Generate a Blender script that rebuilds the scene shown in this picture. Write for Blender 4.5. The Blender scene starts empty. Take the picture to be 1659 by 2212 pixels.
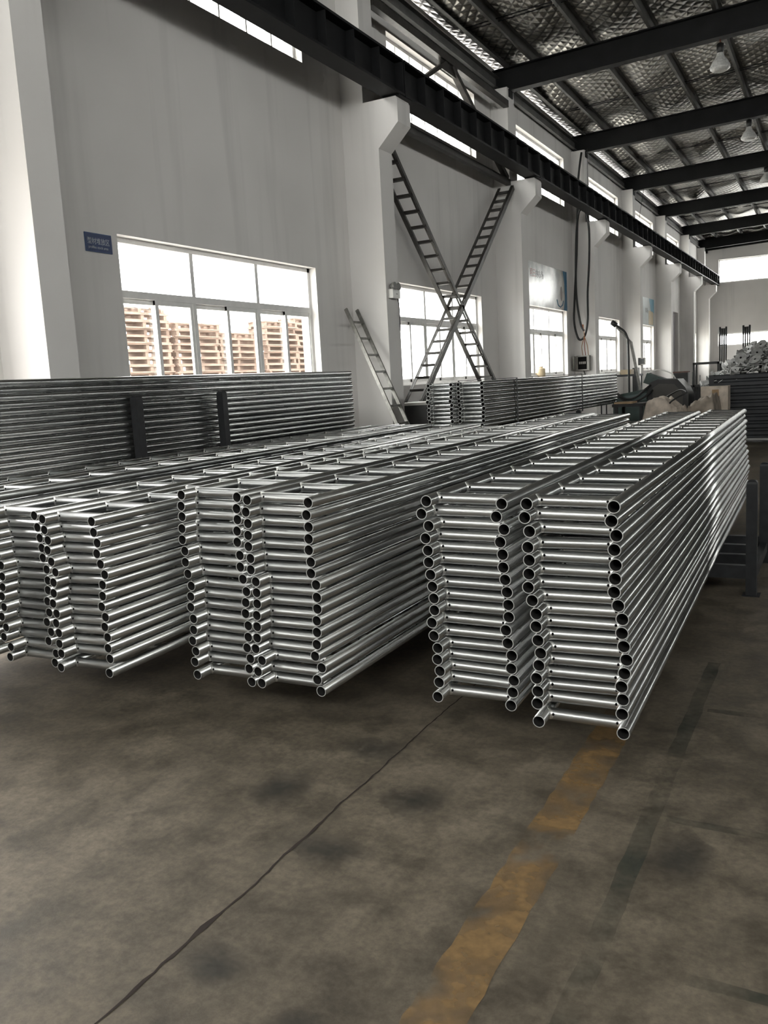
import bpy, math, random
from mathutils import Vector, Matrix
random.seed(7)
rnd = random.Random(11)
PI = math.pi
scene = bpy.context.scene
COL = scene.collection

# ---------------------------------------------------------------- camera
cam_d = bpy.data.cameras.new('camera'); cam_d.sensor_fit = 'HORIZONTAL'; cam_d.sensor_width = 36.0
cam_d.lens = 36.0 * 1840.0 / 1659.0; cam_d.clip_end = 300; cam_d.clip_start = 0.05
cam = bpy.data.objects.new('camera', cam_d); COL.objects.link(cam); scene.camera = cam
_f = 1840.0
_vy = Vector((1816 - 829.5, 774 - 1106.0, _f)); _nx = 671.0
_ny = -(_vy.x * _nx + _f * _f) / _vy.y
_vy.normalize(); _dn = Vector((_nx, _ny, _f)).normalized(); _vz = -_dn; _vx = _vy.cross(_vz)
RM = Matrix((_vx, _vy, _vz))                       # rows: world axes seen from the camera (x right, y down, z forward)
right, down, fwd = RM @ Vector((1, 0, 0)), RM @ Vector((0, 1, 0)), RM @ Vector((0, 0, 1))
cam.matrix_world = Matrix.Translation((0, 0, 1.55)) @ Matrix((right, -down, -fwd)).transposed().to_4x4()

# ---------------------------------------------------------------- sky and exposure
world = bpy.data.worlds.new('overcast_sky'); scene.world = world; world.use_nodes = True
bgn = world.node_tree.nodes['Background']
bgn.inputs['Color'].default_value = (1.0, 0.985, 0.965, 1); bgn.inputs['Strength'].default_value = 9.0
scene.view_settings.view_transform = 'Standard'; scene.view_settings.look = 'None'
scene.view_settings.exposure = 0.75; scene.view_settings.gamma = 1.0; scene.view_settings.use_curve_mapping = False
scene.cycles.max_bounces = 5; scene.cycles.diffuse_bounces = 3; scene.cycles.glossy_bounces = 3
scene.cycles.transparent_max_bounces = 12; scene.cycles.caustics_reflective = False; scene.cycles.caustics_refractive = False
scene.cycles.sample_clamp_indirect = 6.0
scene.cycles.use_denoising = True; scene.cycles.use_adaptive_sampling = True; scene.cycles.adaptive_threshold = 0.08; scene.cycles.adaptive_min_samples = 20

# ---------------------------------------------------------------- building dimensions
XL, XR, Y0, Y1 = -5.93, 16.0, -5.0, 43.6
RIDGE = 5.0
COLY = [4.70, 10.42, 16.11, 21.60, 27.10, 32.50, 37.90, 42.55]
COLALL = [-4.9, -1.0] + COLY
WR = [-1.45, 3.6, 9.52, 15.27, 20.95, 26.62, 32.05, 37.5, 42.3]       # right edge of the windows of each bay
WZ0, WZ1, CZ0, CZ1 = 1.50, 3.05, 5.50, 6.60
def beam_top(x): return 7.27 + 0.035 * (x + 5.17) if x < RIDGE else 7.27 + 0.035 * (RIDGE + 5.17 - (x - RIDGE))
def portal(name, loc, rot, sx, sy):
    l = bpy.data.lights.new(name, 'AREA'); l.shape = 'RECTANGLE'; l.size = sx; l.size_y = sy; l.cycles.is_portal = True
    o = bpy.data.objects.new(name, l); o.location = loc; o.rotation_euler = rot; COL.objects.link(o)
# portals only guide the sampling of the sky through the wall openings, the added left one among them
portal('sky_portal', (XL - 0.3, 2.55, 1.6), (0, -PI / 2, 0), 3.2, 2.7)
for r in WR[1:5]:
    for z0_, z1_ in (((WZ0, WZ1), (CZ0, CZ1)) if r > 5 else ((CZ0, CZ1),)):
        portal('sky_portal', (XL - 0.3, r - 1.71, (z0_ + z1_) / 2), (0, -PI / 2, 0), z1_ - z0_, 3.42)
portal('sky_portal', (XR + 0.3, 12.0, (CZ0 + CZ1) / 2), (0, PI / 2, 0), CZ1 - CZ0, 36.0)
portal('sky_portal', (1.8, Y0 - 0.3, 5.6), (PI / 2, 0, 0), 14.4, 2.0)

# ---------------------------------------------------------------- mesh helpers
class MB:
    def __init__(s): s.v = []; s.f = []; s.m = []; s.s = []
    def face(s, idx, m=0, sm=False): s.f.append(idx); s.m.append(m); s.s.append(sm)
    def box(s, x0, x1, y0, y1, z0, z1, m=0):
        b = len(s.v); s.v += [(x, y, z) for z in (z0, z1) for y in (y0, y1) for x in (x0, x1)]
        for q in ((0, 2, 3, 1), (4, 5, 7, 6), (0, 1, 5, 4), (2, 6, 7, 3), (0, 4, 6, 2), (1, 3, 7, 5)):
            s.face(tuple(b + i for i in q), m)
        return s
    def bar(s, p, q, w, h, up=(0, 0, 1), m=0):            # rectangular bar from p to q, w sideways, h along up
        p, q, up = Vector(p), Vector(q), Vector(up); d = (q - p).normalized()
        u = d.cross(up).normalized(); w_ = u.cross(d).normalized(); b = len(s.v)
        for c in (p, q):
            for a, e in ((-1, -1), (1, -1), (1, 1), (-1, 1)): s.v.append(tuple(c + u * (a * w / 2) + w_ * (e * h / 2)))
        for i in range(4): s.face((b + i, b + (i + 1) % 4, b + 4 + (i + 1) % 4, b + 4 + i), m)
        s.face((b + 3, b + 2, b + 1, b), m); s.face((b + 4, b + 5, b + 6, b + 7), m); return s
    def ring(s, c, u, w, r, n):
        b = len(s.v)
        for i in range(n):
            a = 2 * PI * i / n; s.v.append(tuple(c + u * (r * math.cos(a)) + w * (r * math.sin(a))))
        return b
    def loft(s, pts, radii, n=10, caps=True, m=0):        # smooth tube through points
        pts = [Vector(p) for p in pts]; k = len(pts)
        if not hasattr(radii, '__len__'): radii = [radii] * k
        prev = None; rings = []
        for i, p in enumerate(pts):
            d = (pts[min(i + 1, k - 1)] - pts[max(i - 1, 0)])
            d = d.normalized() if d.length > 1e-9 else Vector((0, 0, 1))
            if prev is None:
                u = d.orthogonal().normalized()
            else:
                u = (prev - d * prev.dot(d)).normalized()
            prev = u; rings.append(s.ring(p, u, d.cross(u), radii[i], n))
        for a, b in zip(rings, rings[1:]):
            for i in range(n): s.face((a + i, a + (i + 1) % n, b + (i + 1) % n, b + i), m, True)
        if caps:
            s.face(tuple(rings[0] + i for i in reversed(range(n))), m); s.face(tuple(rings[-1] + i for i in range(n)), m)
        return s
    def pipe(s, p, q, ro, ri, n=20, mo=0, mi=0, me_=0):
        p, q = Vector(p), Vector(q); d = (q - p).normalized(); u = d.orthogonal().normalized(); w = d.cross(u)
        A, B, Cc, D = s.ring(p, u, w, ro, n), s.ring(q, u, w, ro, n), s.ring(p, u, w, ri, n), s.ring(q, u, w, ri, n)
        for i in range(n):
            j = (i + 1) % n
            s.face((A + i, A + j, B + j, B + i), mo, True); s.face((Cc + j, Cc + i, D + i, D + j), mi, True)
            s.face((A + j, A + i, Cc + i, Cc + j), me_); s.face((B + i, B + j, D + j, D + i), me_)
        return s
    def prism(s, poly, axis, a, b, m=0):                  # poly: 2D points in the two axes left, extruded along axis from a to b
        n = len(poly); base = len(s.v)
        for t in (a, b):
            for (p, q) in poly: s.v.append({'x': (t, p, q), 'y': (p, t, q), 'z': (p, q, t)}[axis])
        for i in range(n): s.face((base + i, base + (i + 1) % n, base + n + (i + 1) % n, base + n + i), m)
        s.face(tuple(base + i for i in reversed(range(n))), m); s.face(tuple(base + n + i for i in range(n)), m); return s
    def mesh(s, name, mats):
        me = bpy.data.meshes.new(name); me.from_pydata(s.v, [], s.f)
        for mt in (mats if isinstance(mats, (list, tuple)) else [mats]): me.materials.append(mt)
        me.polygons.foreach_set('material_index', s.m); me.polygons.foreach_set('use_smooth', s.s); me.update()
        return me
    def build(s, name, mats, parent=None, fix=True):
        me = s.mesh(name, mats)
        if fix: fixnormals(me)
        return link(name, me, parent)
import bmesh
def fixnormals(me):
    bm = bmesh.new(); bm.from_mesh(me); bmesh.ops.recalc_face_normals(bm, faces=bm.faces); bm.to_mesh(me); bm.free()
def link(name, data, parent=None):
    o = bpy.data.objects.new(name, data); COL.objects.link(o)
    if parent is not None: o.parent = parent
    return o
def empty(name, loc=(0, 0, 0), rz=0.0):
    o = bpy.data.objects.new(name, None); o.location = loc; o.rotation_euler = (0, 0, rz); o.empty_display_size = 0.1
    COL.objects.link(o); return o
def tag(o, label, cat, group=None, kind=None):
    o['label'] = label; o['category'] = cat
    if group: o['group'] = group
    if kind: o['kind'] = kind
    return o
def copy_tree(o, parent=None):
    c = o.copy(); COL.objects.link(c); c.parent = parent
    for ch in o.children: copy_tree(ch, c)
    return c

# ---------------------------------------------------------------- materials
def nodes(name):
    m = bpy.data.materials.new(name); m.use_nodes = True; nt = m.node_tree
    return m, nt, nt.nodes['Principled BSDF']
def noise(nt, scale, detail=2, rough=0.55, vec=None, mapscale=None, coord='Object'):
    n = nt.nodes.new('ShaderNodeTexNoise'); n.inputs['Scale'].default_value = scale; n.inputs['Detail'].default_value = detail
    n.inputs['Roughness'].default_value = rough
    if vec is None:
        tc = nt.nodes.new('ShaderNodeTexCoord'); vec = tc.outputs[coord]
    if mapscale:
        mp = nt.nodes.new('ShaderNodeMapping'); mp.inputs['Scale'].default_value = mapscale; nt.links.new(vec, mp.inputs['Vector']); vec = mp.outputs['Vector']
    nt.links.new(vec, n.inputs['Vector']); return n
def ramp(nt, src, stops):
    r = nt.nodes.new('ShaderNodeValToRGB'); e = r.color_ramp.elements
    while len(e) < len(stops): e.new(0.5)
    for k, (p, c) in zip(e, stops):
        k.position = p; k.color = (c, c, c, 1) if not hasattr(c, '__len__') else (*c, 1)
    nt.links.new(src, r.inputs['Fac']); return r
def mixc(nt, fac, a, b, mode='MIX'):
    n = nt.nodes.new('ShaderNodeMix'); n.data_type = 'RGBA'; n.blend_type = mode
    for sock, val in ((0, fac), (6, a), (7, b)):
        if isinstance(val, bpy.types.NodeSocket): nt.links.new(val, n.inputs[sock])
        else: n.inputs[sock].default_value = val if sock == 0 else (*val, 1)
    return n.outputs[2]
def bump(nt, bsdf, height, strength, dist=0.01):
    b = nt.nodes.new('ShaderNodeBump'); b.inputs['Strength'].default_value = strength; b.inputs['Distance'].default_value = dist
    nt.links.new(height, b.inputs['Height']); nt.links.new(b.outputs['Normal'], bsdf.inputs['Normal'])
def simple(name, col, rough=0.6, metal=0.0, var=0.12, scale=6.0, spec=0.5):
    m, nt, b = nodes(name); n = noise(nt, scale)
    lo, hi = tuple(c * (1 - var) for c in col), tuple(min(1, c * (1 + var)) for c in col)
    r = ramp(nt, n.outputs['Fac'], [(0.3, lo), (0.7, hi)]); nt.links.new(r.outputs['Color'], b.inputs['Base Color'])
    b.inputs['Roughness'].default_value = rough; b.inputs['Metallic'].default_value = metal
    b.inputs['Specular IOR Level'].default_value = spec
    return m
def galvanised(name, dr):
    m, nt, b = nodes(name); oi = nt.nodes.new('ShaderNodeObjectInfo')
    v = ramp(nt, oi.outputs['Random'], [(0.0, (0.36, 0.368, 0.368)), (0.5, (0.42, 0.43, 0.427)), (1.0, (0.48, 0.487, 0.483))])
    nt.links.new(v.outputs['Color'], b.inputs['Base Color'])
    r = ramp(nt, oi.outputs['Random'], [(0.0, 0.21 + dr), (0.3, 0.27 + dr), (0.7, 0.20 + dr), (1.0, 0.26 + dr)]); nt.links.new(r.outputs['Color'], b.inputs['Roughness'])
    b.inputs['Metallic'].default_value = 0.94
    return m
M_GALV = galvanised('galvanised_steel', 0.0); M_GALV_RUNG = galvanised('satin_galvanised_steel', 0.10)
M_WELD = simple('weld_zinc', (0.72, 0.72, 0.70), 0.32, 0.9, 0.25, 220)
M_BORE = simple('bare_bore_with_shade', (0.016, 0.0155, 0.015), 0.95, 0.0, 0.2, 30, 0.05)  # bare bore steel, colour taken near black to paint in the tube's shade
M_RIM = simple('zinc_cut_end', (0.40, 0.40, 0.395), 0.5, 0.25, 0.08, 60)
M_HOLE = simple('matte_black_hole_shade', (0.008, 0.008, 0.008), 0.95, 0.0, 0.1, 30, 0.05)  # matte black; paints shade in vent and plate holes, plain on the box panel
M_BLACKSTEEL = simple('dark_painted_steel', (0.030, 0.031, 0.033), 0.5, 0.0, 0.25, 8)
M_RACK = simple('slate_painted_rack', (0.020, 0.021, 0.023), 0.5, 0.0, 0.25, 14, 0.3)
M_BEAM = simple('crane_beam_paint', (0.013, 0.0135, 0.0145), 0.55, 0.0, 0.25, 3, 0.2)
M_PURLIN = simple('galvanised_purlin', (0.16, 0.16, 0.155), 0.55, 0.3, 0.2, 4)
M_ROOFBEAM = simple('roof_beam_paint', (0.011, 0.0115, 0.012), 0.6, 0.0, 0.25, 3, 0.2)
M_FRAME = simple('white_window_aluminium', (0.82, 0.81, 0.79), 0.4, 0.0, 0.05, 10)
M_BRACE = simple('brace_steel_paint', (0.035, 0.032, 0.028), 0.5, 0.1, 0.35, 9)
M_ALU = simple('dull_aluminium', (0.20, 0.195, 0.18), 0.5, 0.5, 0.25, 16)
M_CABLE = simple('black_rubber_cable', (0.012, 0.012, 0.012), 0.55, 0.0, 0.2, 8)
M_WIRE_RED = simple('red_brown_wire', (0.22, 0.05, 0.03), 0.5)
M_WIRE_TAN = simple('tan_wire', (0.30, 0.16, 0.08), 0.5)
M_WHITEPL = simple('white_plastic', (0.70, 0.69, 0.66), 0.4, 0, 0.05)
M_GREYBOX = simple('grey_enamel', (0.30, 0.29, 0.27), 0.45, 0, 0.15)
M_GREEN = simple('dark_green_machine_paint', (0.030, 0.050, 0.045), 0.45, 0, 0.3)
M_OILY = simple('oily_black_steel', (0.018, 0.018, 0.018), 0.4, 0.2, 0.3)
M_RUSTY = simple('weathered_timber', (0.25, 0.185, 0.15), 0.85, 0, 0.3, 3)
M_TARP = simple('cream_woven_sheet', (0.50, 0.43, 0.36), 0.75, 0, 0.2, 9)
M_CARD = simple('brown_cardboard', (0.34, 0.23, 0.13), 0.8, 0, 0.15, 9)
M_WOOD = simple('pale_plank', (0.42, 0.29, 0.17), 0.7, 0, 0.2, 12)
M_PLATE = simple('zinc_plate', (0.80, 0.80, 0.77), 0.5, 0.1, 0.3, 12)
M_PLATE_D = simple('dull_grey_plate', (0.30, 0.30, 0.29), 0.55, 0.1, 0.3, 12)
M_BIN = simple('dark_corrugated_bin', (0.022, 0.024, 0.028), 0.55, 0.0, 0.25, 6)
M_CREAM = simple('cream_plastic', (0.62, 0.50, 0.33), 0.5)
M_YARD = simple('pale_yard_concrete', (0.45, 0.43, 0.40), 0.9, 0, 0.1, 0.6)
M_LAMPGLASS = simple('ribbed_lamp_reflector', (0.62, 0.62, 0.60), 0.3, 0.1, 0.2, 30)

def wall_paint():
    m, nt, b = nodes('white_wall_paint'); tc = nt.nodes.new('ShaderNodeTexCoord')
    blot = noise(nt, 0.7, 2, 0.6, tc.outputs['Object']); streak = noise(nt, 1.0, 3, 0.65, tc.outputs['Object'], (2.6, 2.6, 0.16))
    base = ramp(nt, blot.outputs['Fac'], [(0.3, (0.76, 0.74, 0.72)), (0.7, (0.84, 0.82, 0.80))])
    s = ramp(nt, streak.outputs['Fac'], [(0.30, 0.80), (0.46, 1.0)])
    c = mixc(nt, 0.55, base.outputs['Color'], mixc(nt, 1.0, base.outputs['Color'], s.outputs['Color'], 'MULTIPLY'))
    nt.links.new(c, b.inputs['Base Color']); b.inputs['Roughness'].default_value = 0.75
    return m
M_WALL = wall_paint()
def floor_mat():
    m, nt, b = nodes('worn_concrete_floor'); tc = nt.nodes.new('ShaderNodeTexCoord'); v = tc.outputs['Object']
    big = noise(nt, 0.9, 3, 0.6, v); mid = noise(nt, 5, 5, 0.68, v); fine = noise(nt, 34, 4, 0.72, v)
    sc = noise(nt, 2.0, 4, 0.7, v, (3.2, 0.8, 1))
    a = ramp(nt, big.outputs['Fac'], [(0.3, (0.130, 0.109, 0.080)), (0.7, (0.200, 0.169, 0.126))])
    d = ramp(nt, mid.outputs['Fac'], [(0.36, 0.55), (0.62, 1.10)])
    c = mixc(nt, 1.0, a.outputs['Color'], d.outputs['Color'], 'MULTIPLY')
    e = ramp(nt, fine.outputs['Fac'], [(0.38, 0.70), (0.62, 1.06)]); c = mixc(nt, 0.8, c, mixc(nt, 1.0, c, e.outputs['Color'], 'MULTIPLY'))
    g = ramp(nt, sc.outputs['Fac'], [(0.55, 0.0), (0.72, 0.5)]); c = mixc(nt, g.outputs['Color'], c, (0.082, 0.072, 0.055))
    nt.links.new(c, b.inputs['Base Color'])
    r = ramp(nt, mid.outputs['Fac'], [(0.3, 0.48), (0.7, 0.72)]); nt.links.new(r.outputs['Color'], b.inputs['Roughness'])
    b.inputs['Specular IOR Level'].default_value = 0.35
    bump(nt, b, fine.outputs['Fac'], 0.25, 0.004); return m
M_FLOOR = floor_mat()
def worn_paint(name, col, lo, hi, scale=3.0, maxa=1.0):
    m, nt, b = nodes(name); tc = nt.nodes.new('ShaderNodeTexCoord'); v = tc.outputs['Object']
    n = noise(nt, scale, 4, 0.65, v); n2 = noise(nt, 30, 2, 0.6, v)
    cr = ramp(nt, n2.outputs['Fac'], [(0.3, tuple(c * 0.7 for c in col)), (0.7, col)]); nt.links.new(cr.outputs['Color'], b.inputs['Base Color'])
    b.inputs['Roughness'].default_value = 0.6
    al = ramp(nt, n.outputs['Fac'], [(lo, 0.0), (hi, maxa)]); nt.links.new(al.outputs['Color'], b.inputs['Alpha']); return m
M_YELLOW = worn_paint('worn_yellow_floor_paint', (0.33, 0.205, 0.085), 0.40, 0.58, 3.2, 0.75)
M_GREENLINE = worn_paint('faded_green_floor_paint', (0.055, 0.072, 0.058), 0.38, 0.70, 2.2, 0.6)
def stain_mat():
    m, nt, b = nodes('oil_stain'); tc = nt.nodes.new('ShaderNodeTexCoord'); sp = nt.nodes.new('ShaderNodeSeparateXYZ'); nt.links.new(tc.outputs['Generated'], sp.inputs[0])
    cb = nt.nodes.new('ShaderNodeCombineXYZ'); nt.links.new(sp.outputs[0], cb.inputs[0]); nt.links.new(sp.outputs[1], cb.inputs[1]); cb.inputs[2].default_value = 0.5
    ds = nt.nodes.new('ShaderNodeVectorMath'); ds.operation = 'DISTANCE'; nt.links.new(cb.outputs[0], ds.inputs[0]); ds.inputs[1].default_value = (0.5, 0.5, 0.5)
    n = noise(nt, 9, 4, 0.65, tc.outputs['Object']); ad = nt.nodes.new('ShaderNodeMath'); ad.operation = 'MULTIPLY_ADD'; nt.links.new(n.outputs['Fac'], ad.inputs[0]); ad.inputs[1].default_value = 0.55; nt.links.new(ds.outputs['Value'], ad.inputs[2])
    al = ramp(nt, ad.outputs[0], [(0.34, 0.48), (0.70, 0.0)]); nt.links.new(al.outputs['Color'], b.inputs['Alpha'])
    b.inputs['Base Color'].default_value = (0.050, 0.050, 0.045, 1); b.inputs['Roughness'].default_value = 0.5; return m
M_STAIN = stain_mat()
M_CRACK = simple('crack_dirt', (0.022, 0.014, 0.010), 0.95)
def foil():
    m, nt, b = nodes('reinforced_roof_foil'); tc = nt.nodes.new('ShaderNodeTexCoord'); v = tc.outputs['Object']
    outs = []
    for ang in (0.62, -0.62):
        mp = nt.nodes.new('ShaderNodeMapping'); mp.inputs['Rotation'].default_value = (0, 0, ang); nt.links.new(v, mp.inputs['Vector'])
        w = nt.nodes.new('ShaderNodeTexWave'); w.inputs['Scale'].default_value = 1.9; w.inputs['Distortion'].default_value = 1.2
        w.inputs['Detail'].default_value = 2; w.inputs['Detail Scale'].default_value = 0.8; nt.links.new(mp.outputs['Vector'], w.inputs['Vector']); outs.append(w.outputs['Fac'])
    mx = nt.nodes.new('ShaderNodeMath'); mx.operation = 'MINIMUM'; nt.links.new(outs[0], mx.inputs[0]); nt.links.new(outs[1], mx.inputs[1])
    n = noise(nt, 3.0, 4, 0.6, v); ad = nt.nodes.new('ShaderNodeMath'); ad.operation = 'ADD'; nt.links.new(mx.outputs[0], ad.inputs[0]); nt.links.new(n.outputs['Fac'], ad.inputs[1])
    c = ramp(nt, mx.outputs[0], [(0.0, (0.16, 0.153, 0.14)), (0.22, (0.42, 0.405, 0.37))]); nt.links.new(c.outputs['Color'], b.inputs['Base Color'])
    b.inputs['Metallic'].default_value = 0.9; b.inputs['Roughness'].default_value = 0.36
    bump(nt, b, ad.outputs[0], 0.7, 0.026); return m
M_FOIL = foil()
def glass():
    m = bpy.data.materials.new('window_glass'); m.use_nodes = True; nt = m.node_tree; nt.nodes.clear()
    o = nt.nodes.new('ShaderNodeOutputMaterial'); t = nt.nodes.new('ShaderNodeBsdfTransparent'); g = nt.nodes.new('ShaderNodeBsdfGlossy')
    t.inputs['Color'].default_value = (0.93, 0.94, 0.93, 1); g.inputs['Roughness'].default_value = 0.03; g.inputs['Color'].default_value = (0.9, 0.9, 0.9, 1)
    mx = nt.nodes.new('ShaderNodeMixShader'); mx.inputs[0].default_value = 0.07
    nt.links.new(t.outputs[0], mx.inputs[1]); nt.links.new(g.outputs[0], mx.inputs[2]); nt.links.new(mx.outputs[0], o.inputs['Surface']); return m
M_GLASS = glass()

# ---------------------------------------------------------------- floor, walls, roof
fl = MB().box(XL - 0.3, XR + 0.3, Y0 - 0.3, Y1 + 0.3, -0.25, 0.0).build('floor', M_FLOOR); tag(fl, 'worn grey brown concrete factory floor', 'floor', kind='structure')
yd = MB().box(-60, XL - 0.26, -60, 90, -0.4, -0.12).build('yard_ground', M_YARD); tag(yd, 'pale concrete yard outside the windows', 'ground', kind='structure')
def strip(name, mat, x0, x1, ya, yb, z, parent, wob=0.0, n=40, along='y'):
    b = MB(); 
    for i in range(n + 1):
        t = ya + (yb - ya) * i / n
        d0, d1 = rnd.uniform(-wob, wob), rnd.uniform(-wob, wob)
        b.v += [(x0 + d0, t, z), (x1 + d1, t, z)] if along == 'y' else [(t, x0 + d0, z), (t, x1 + d1, z)]
    for i in range(n): b.face((2 * i, 2 * i + 1, 2 * i + 3, 2 * i + 2))
    return b.build(name, mat, parent)
strip('painted_line', M_YELLOW, -0.92, -0.765, 0.3, 4.2, 0.0012, fl, 0.005, 80)['label'] = 'worn yellow painted floor line'
strip('painted_line', M_GREENLINE, -0.585, -0.52, 0.3, 4.6, 0.0010, fl, 0.004, 60)['label'] = 'faded dark green painted floor line'
for yy in (2.05, 2.85, 3.9):
    strip('painted_line', M_GREENLINE, yy, yy + 0.045, -0.5, 2.2, 0.0008, fl, 0.004, 30, 'x')
# long joint crack with widened spalls
b = MB(); x = -1.62; n = 170; y = 0.9; pts = []
cr = random.Random(3); xo = 0
for i in range(n):
    y = 0.9 + i * 0.035
    xo = 0.85 * xo + cr.uniform(-0.005, 0.005); w = 0.0045 + 0.004 * cr.random()
    for cy, cw in ((1.74, 0.016), (1.60, 0.007), (2.22, 0.008), (2.36, 0.008), (1.47, 0.006)):
        w += cw * math.exp(-((y - cy) / 0.045) ** 2)
    pts.append((x + xo - w / 2, x + xo + w / 2, y))
for a, c_, t in pts: b.v += [(a, t, 0.0015), (c_, t, 0.0015)]
for i in range(n - 1): b.face((2 * i, 2 * i + 1, 2 * i + 3, 2 * i + 2))
b.build('crack', M_CRACK, fl)
def blot(cx, cy, rx, ry, z=0.0011):
    b = MB(); n = 28; b.v.append((cx, cy, z)); ph = rnd.random() * 6
    for i in range(n):
        a = 2 * PI * i / n; k = 1 + 0.16 * math.sin(3 * a + ph) + 0.1 * math.sin(5 * a + 2 * ph)
        b.v.append((cx + rx * k * math.cos(a), cy + ry * k * math.sin(a), z))
    for i in range(n): b.face((0, 1 + i, 1 + (i + 1) % n))
    b.build('oil_stain', M_STAIN, fl)
for s in ((-1.46, 1.62, 0.14, 0.11), (-1.36, 2.66, 0.17, 0.15), (-1.10, 1.50, 0.14, 0.10), (-1.48, 2.25, 0.20, 0.12), (-1.90, 2.55, 0.16, 0.18), (-0.42, 2.62, 0.14, 0.20), (-1.72, 3.0, 0.2, 0.14)): blot(*s)

def wall_with_holes(name, axis, a0, a1, u0, u1, z1, holes, label):
    us = sorted({u0, u1, *[h[0] for h in holes], *[h[1] for h in holes]}); zs = sorted({0.0, z1, *[h[2] for h in holes], *[h[3] for h in holes]})
    b = MB()
    for ua, ub in zip(us, us[1:]):
        run = None
        for za, zb in zip(zs, zs[1:]):
            um, zm = (ua + ub) / 2, (za + zb) / 2
            solid = not any(h[0] < um < h[1] and h[2] < zm < h[3] for h in holes)
            if solid: run = (run[0], zb) if run else (za, zb)
            if run and (not solid or zb == z1):
                if axis == 'x': b.box(a0, a1, ua, ub, run[0], run[1])
                else: b.box(ua, ub, a0, a1, run[0], run[1])
                run = None
            if not solid: run = None
    o = b.build(name, M_WALL); tag(o, label, 'wall', kind='structure'); return o
DOOR = (35.3, 37.35, 0.0, 3.75)
lh = []
for i, r in enumerate(WR):
    if i == 7: lh.append(DOOR)
    elif i == 1: lh.append((1.2, 3.9, 0.0, 3.2))          # opening added out of view to light the left floor
    else: lh.append((r - 3.42, r, WZ0, WZ1))
    if i < 8: lh.append((r - 3.42, r, CZ0, CZ1))
wall_with_holes('wall_left', 'x', XL - 0.26, XL, Y0, Y1, 7.32, lh, 'long white plastered wall with a row of windows')
rh = [(r - 3.42, r, CZ0, CZ1) for r in WR]
wr_ = wall_with_holes('wall_right', 'x', XR, XR + 0.26, Y0, Y1, 7.32, rh, 'darkened unseen wall on the far side of the hall')
wr_.data.materials[0] = simple('unseen_wall_dark', (0.07, 0.072, 0.075), 0.6)  # unseen wall's colour darkened to cut light bounced from the right
eh = [(-5.12, 15.4, 5.32, 6.38), (-5.12, 15.4, 2.42, 3.0)]
wall_with_holes('wall_end', 'y', Y1, Y1 + 0.26, XL - 0.26, XR + 0.26, 7.32 + 0.35, eh, 'white end wall with long horizontal windows')
bh = [(-5.4, 9.0, 4.6, 6.6)]
wall_with_holes('wall_rear', 'y', Y0 - 0.26, Y0, XL - 0.26, XR + 0.26, 7.32 + 0.35, bh, 'white wall behind the viewer')

# windows: frame, sashes, panes
def win(n, axis, pos, u0, u1, z0, z1, cols, tr, sashes, lab):
    root = empty('window_%d' % n); tag(root, lab, 'window', kind='structure')
    def P(b, ua, ub, za, zb, d0, d1):
        if axis == 'x': b.box(pos + d0, pos + d1, ua, ub, za, zb)
        else: b.box(ua, ub, pos + d0, pos + d1, za, zb)
        return b
    t = 0.05; fr = MB()
    P(fr, u0, u1, z0, z0 + t, -0.04, 0.04); P(fr, u0, u1, z1 - t, z1, -0.04, 0.04); P(fr, u0, u0 + t, z0, z1, -0.04, 0.04); P(fr, u1 - t, u1, z0, z1, -0.04, 0.04)
    fr.build('frame', M_FRAME, root)
    if tr: P(MB(), u0 + t, u1 - t, tr - 0.035, tr + 0.035, -0.038, 0.038).build('transom', M_FRAME, root)
    w = (u1 - u0) / cols; mw = 0.028 if tr else 0.014
    for k in range(1, cols):
        P(MB(), u0 + k * w - mw, u0 + k * w + mw, z0 + t, z1 - t, -0.036, 0.036).build('mullion', M_FRAME, root)
    for k in range(cols):
        P(MB(), u0 + k * w, u0 + (k + 1) * w, (tr if tr else z0), z1, -0.003, 0.003).build('pane', M_GLASS, root)
        if sashes:
            for h in range(2):
                a = u0 + k * w + 0.024 if h == 0 else u0 + (k + 0.5) * w - 0.024
                c_ = u0 + (k + 0.5) * w + 0.024 if h == 0 else u0 + (k + 1) * w - 0.024
                d = 0.016 if h else -0.016; s = MB()
                for q in ((a, c_, z0 + t, z0 + t + 0.05), (a, c_, tr - 0.08, tr - 0.03)): P(s, *q, d - 0.013, d + 0.013)
                for q in ((a, a + 0.046), (c_ - 0.046, c_)): P(s, *q, z0 + t, tr - 0.03, d - 0.0135, d + 0.0135)
                so = s.build('sash', M_FRAME, root)
                P(MB(), a + 0.04, c_ - 0.04, z0 + t + 0.04, tr - 0.07, d - 0.003, d + 0.003).build('pane', M_GLASS, so)
ORD = ['first', 'second', 'third', 'fourth', 'fifth', 'sixth', 'seventh', 'eighth', 'ninth', 'tenth', 'eleventh', 'twelfth', 'thirteenth', 'fourteenth', 'fifteenth', 'sixteenth', 'seventeenth', 'eighteenth', 'nineteenth', 'twentieth', 'twenty-first', 'twenty-second', 'twenty-third', 'twenty-fourth', 'twenty-fifth', 'twenty-sixth', 'twenty-seventh']
WL = {2: 'large white sliding window beside the blue sign', 3: 'white sliding window behind the crossed bracing', 4: 'white sliding window below the cloud poster', 5: 'white sliding window beside the electric box column', 6: 'white sliding window below the small far poster', 8: 'narrow far window beyond the tall doorway'}
wn = 0
for i, r in enumerate(WR):
    for hi in (0, 1):
        if (hi == 0 and i in (1, 7)) or (hi == 1 and i == 8): continue
        wn += 1
        if hi: win(wn, 'x', XL - 0.14, r - 3.42, r, CZ0, CZ1, 7, None, False, 'high strip window above bay %s of the long wall' % ORD[i])
        else: win(wn, 'x', XL - 0.14, r - 3.42, r, WZ0, WZ1, 3, 2.525, True, WL.get(i, 'white sliding window in bay %s behind the viewer' % ORD[i]))
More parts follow.
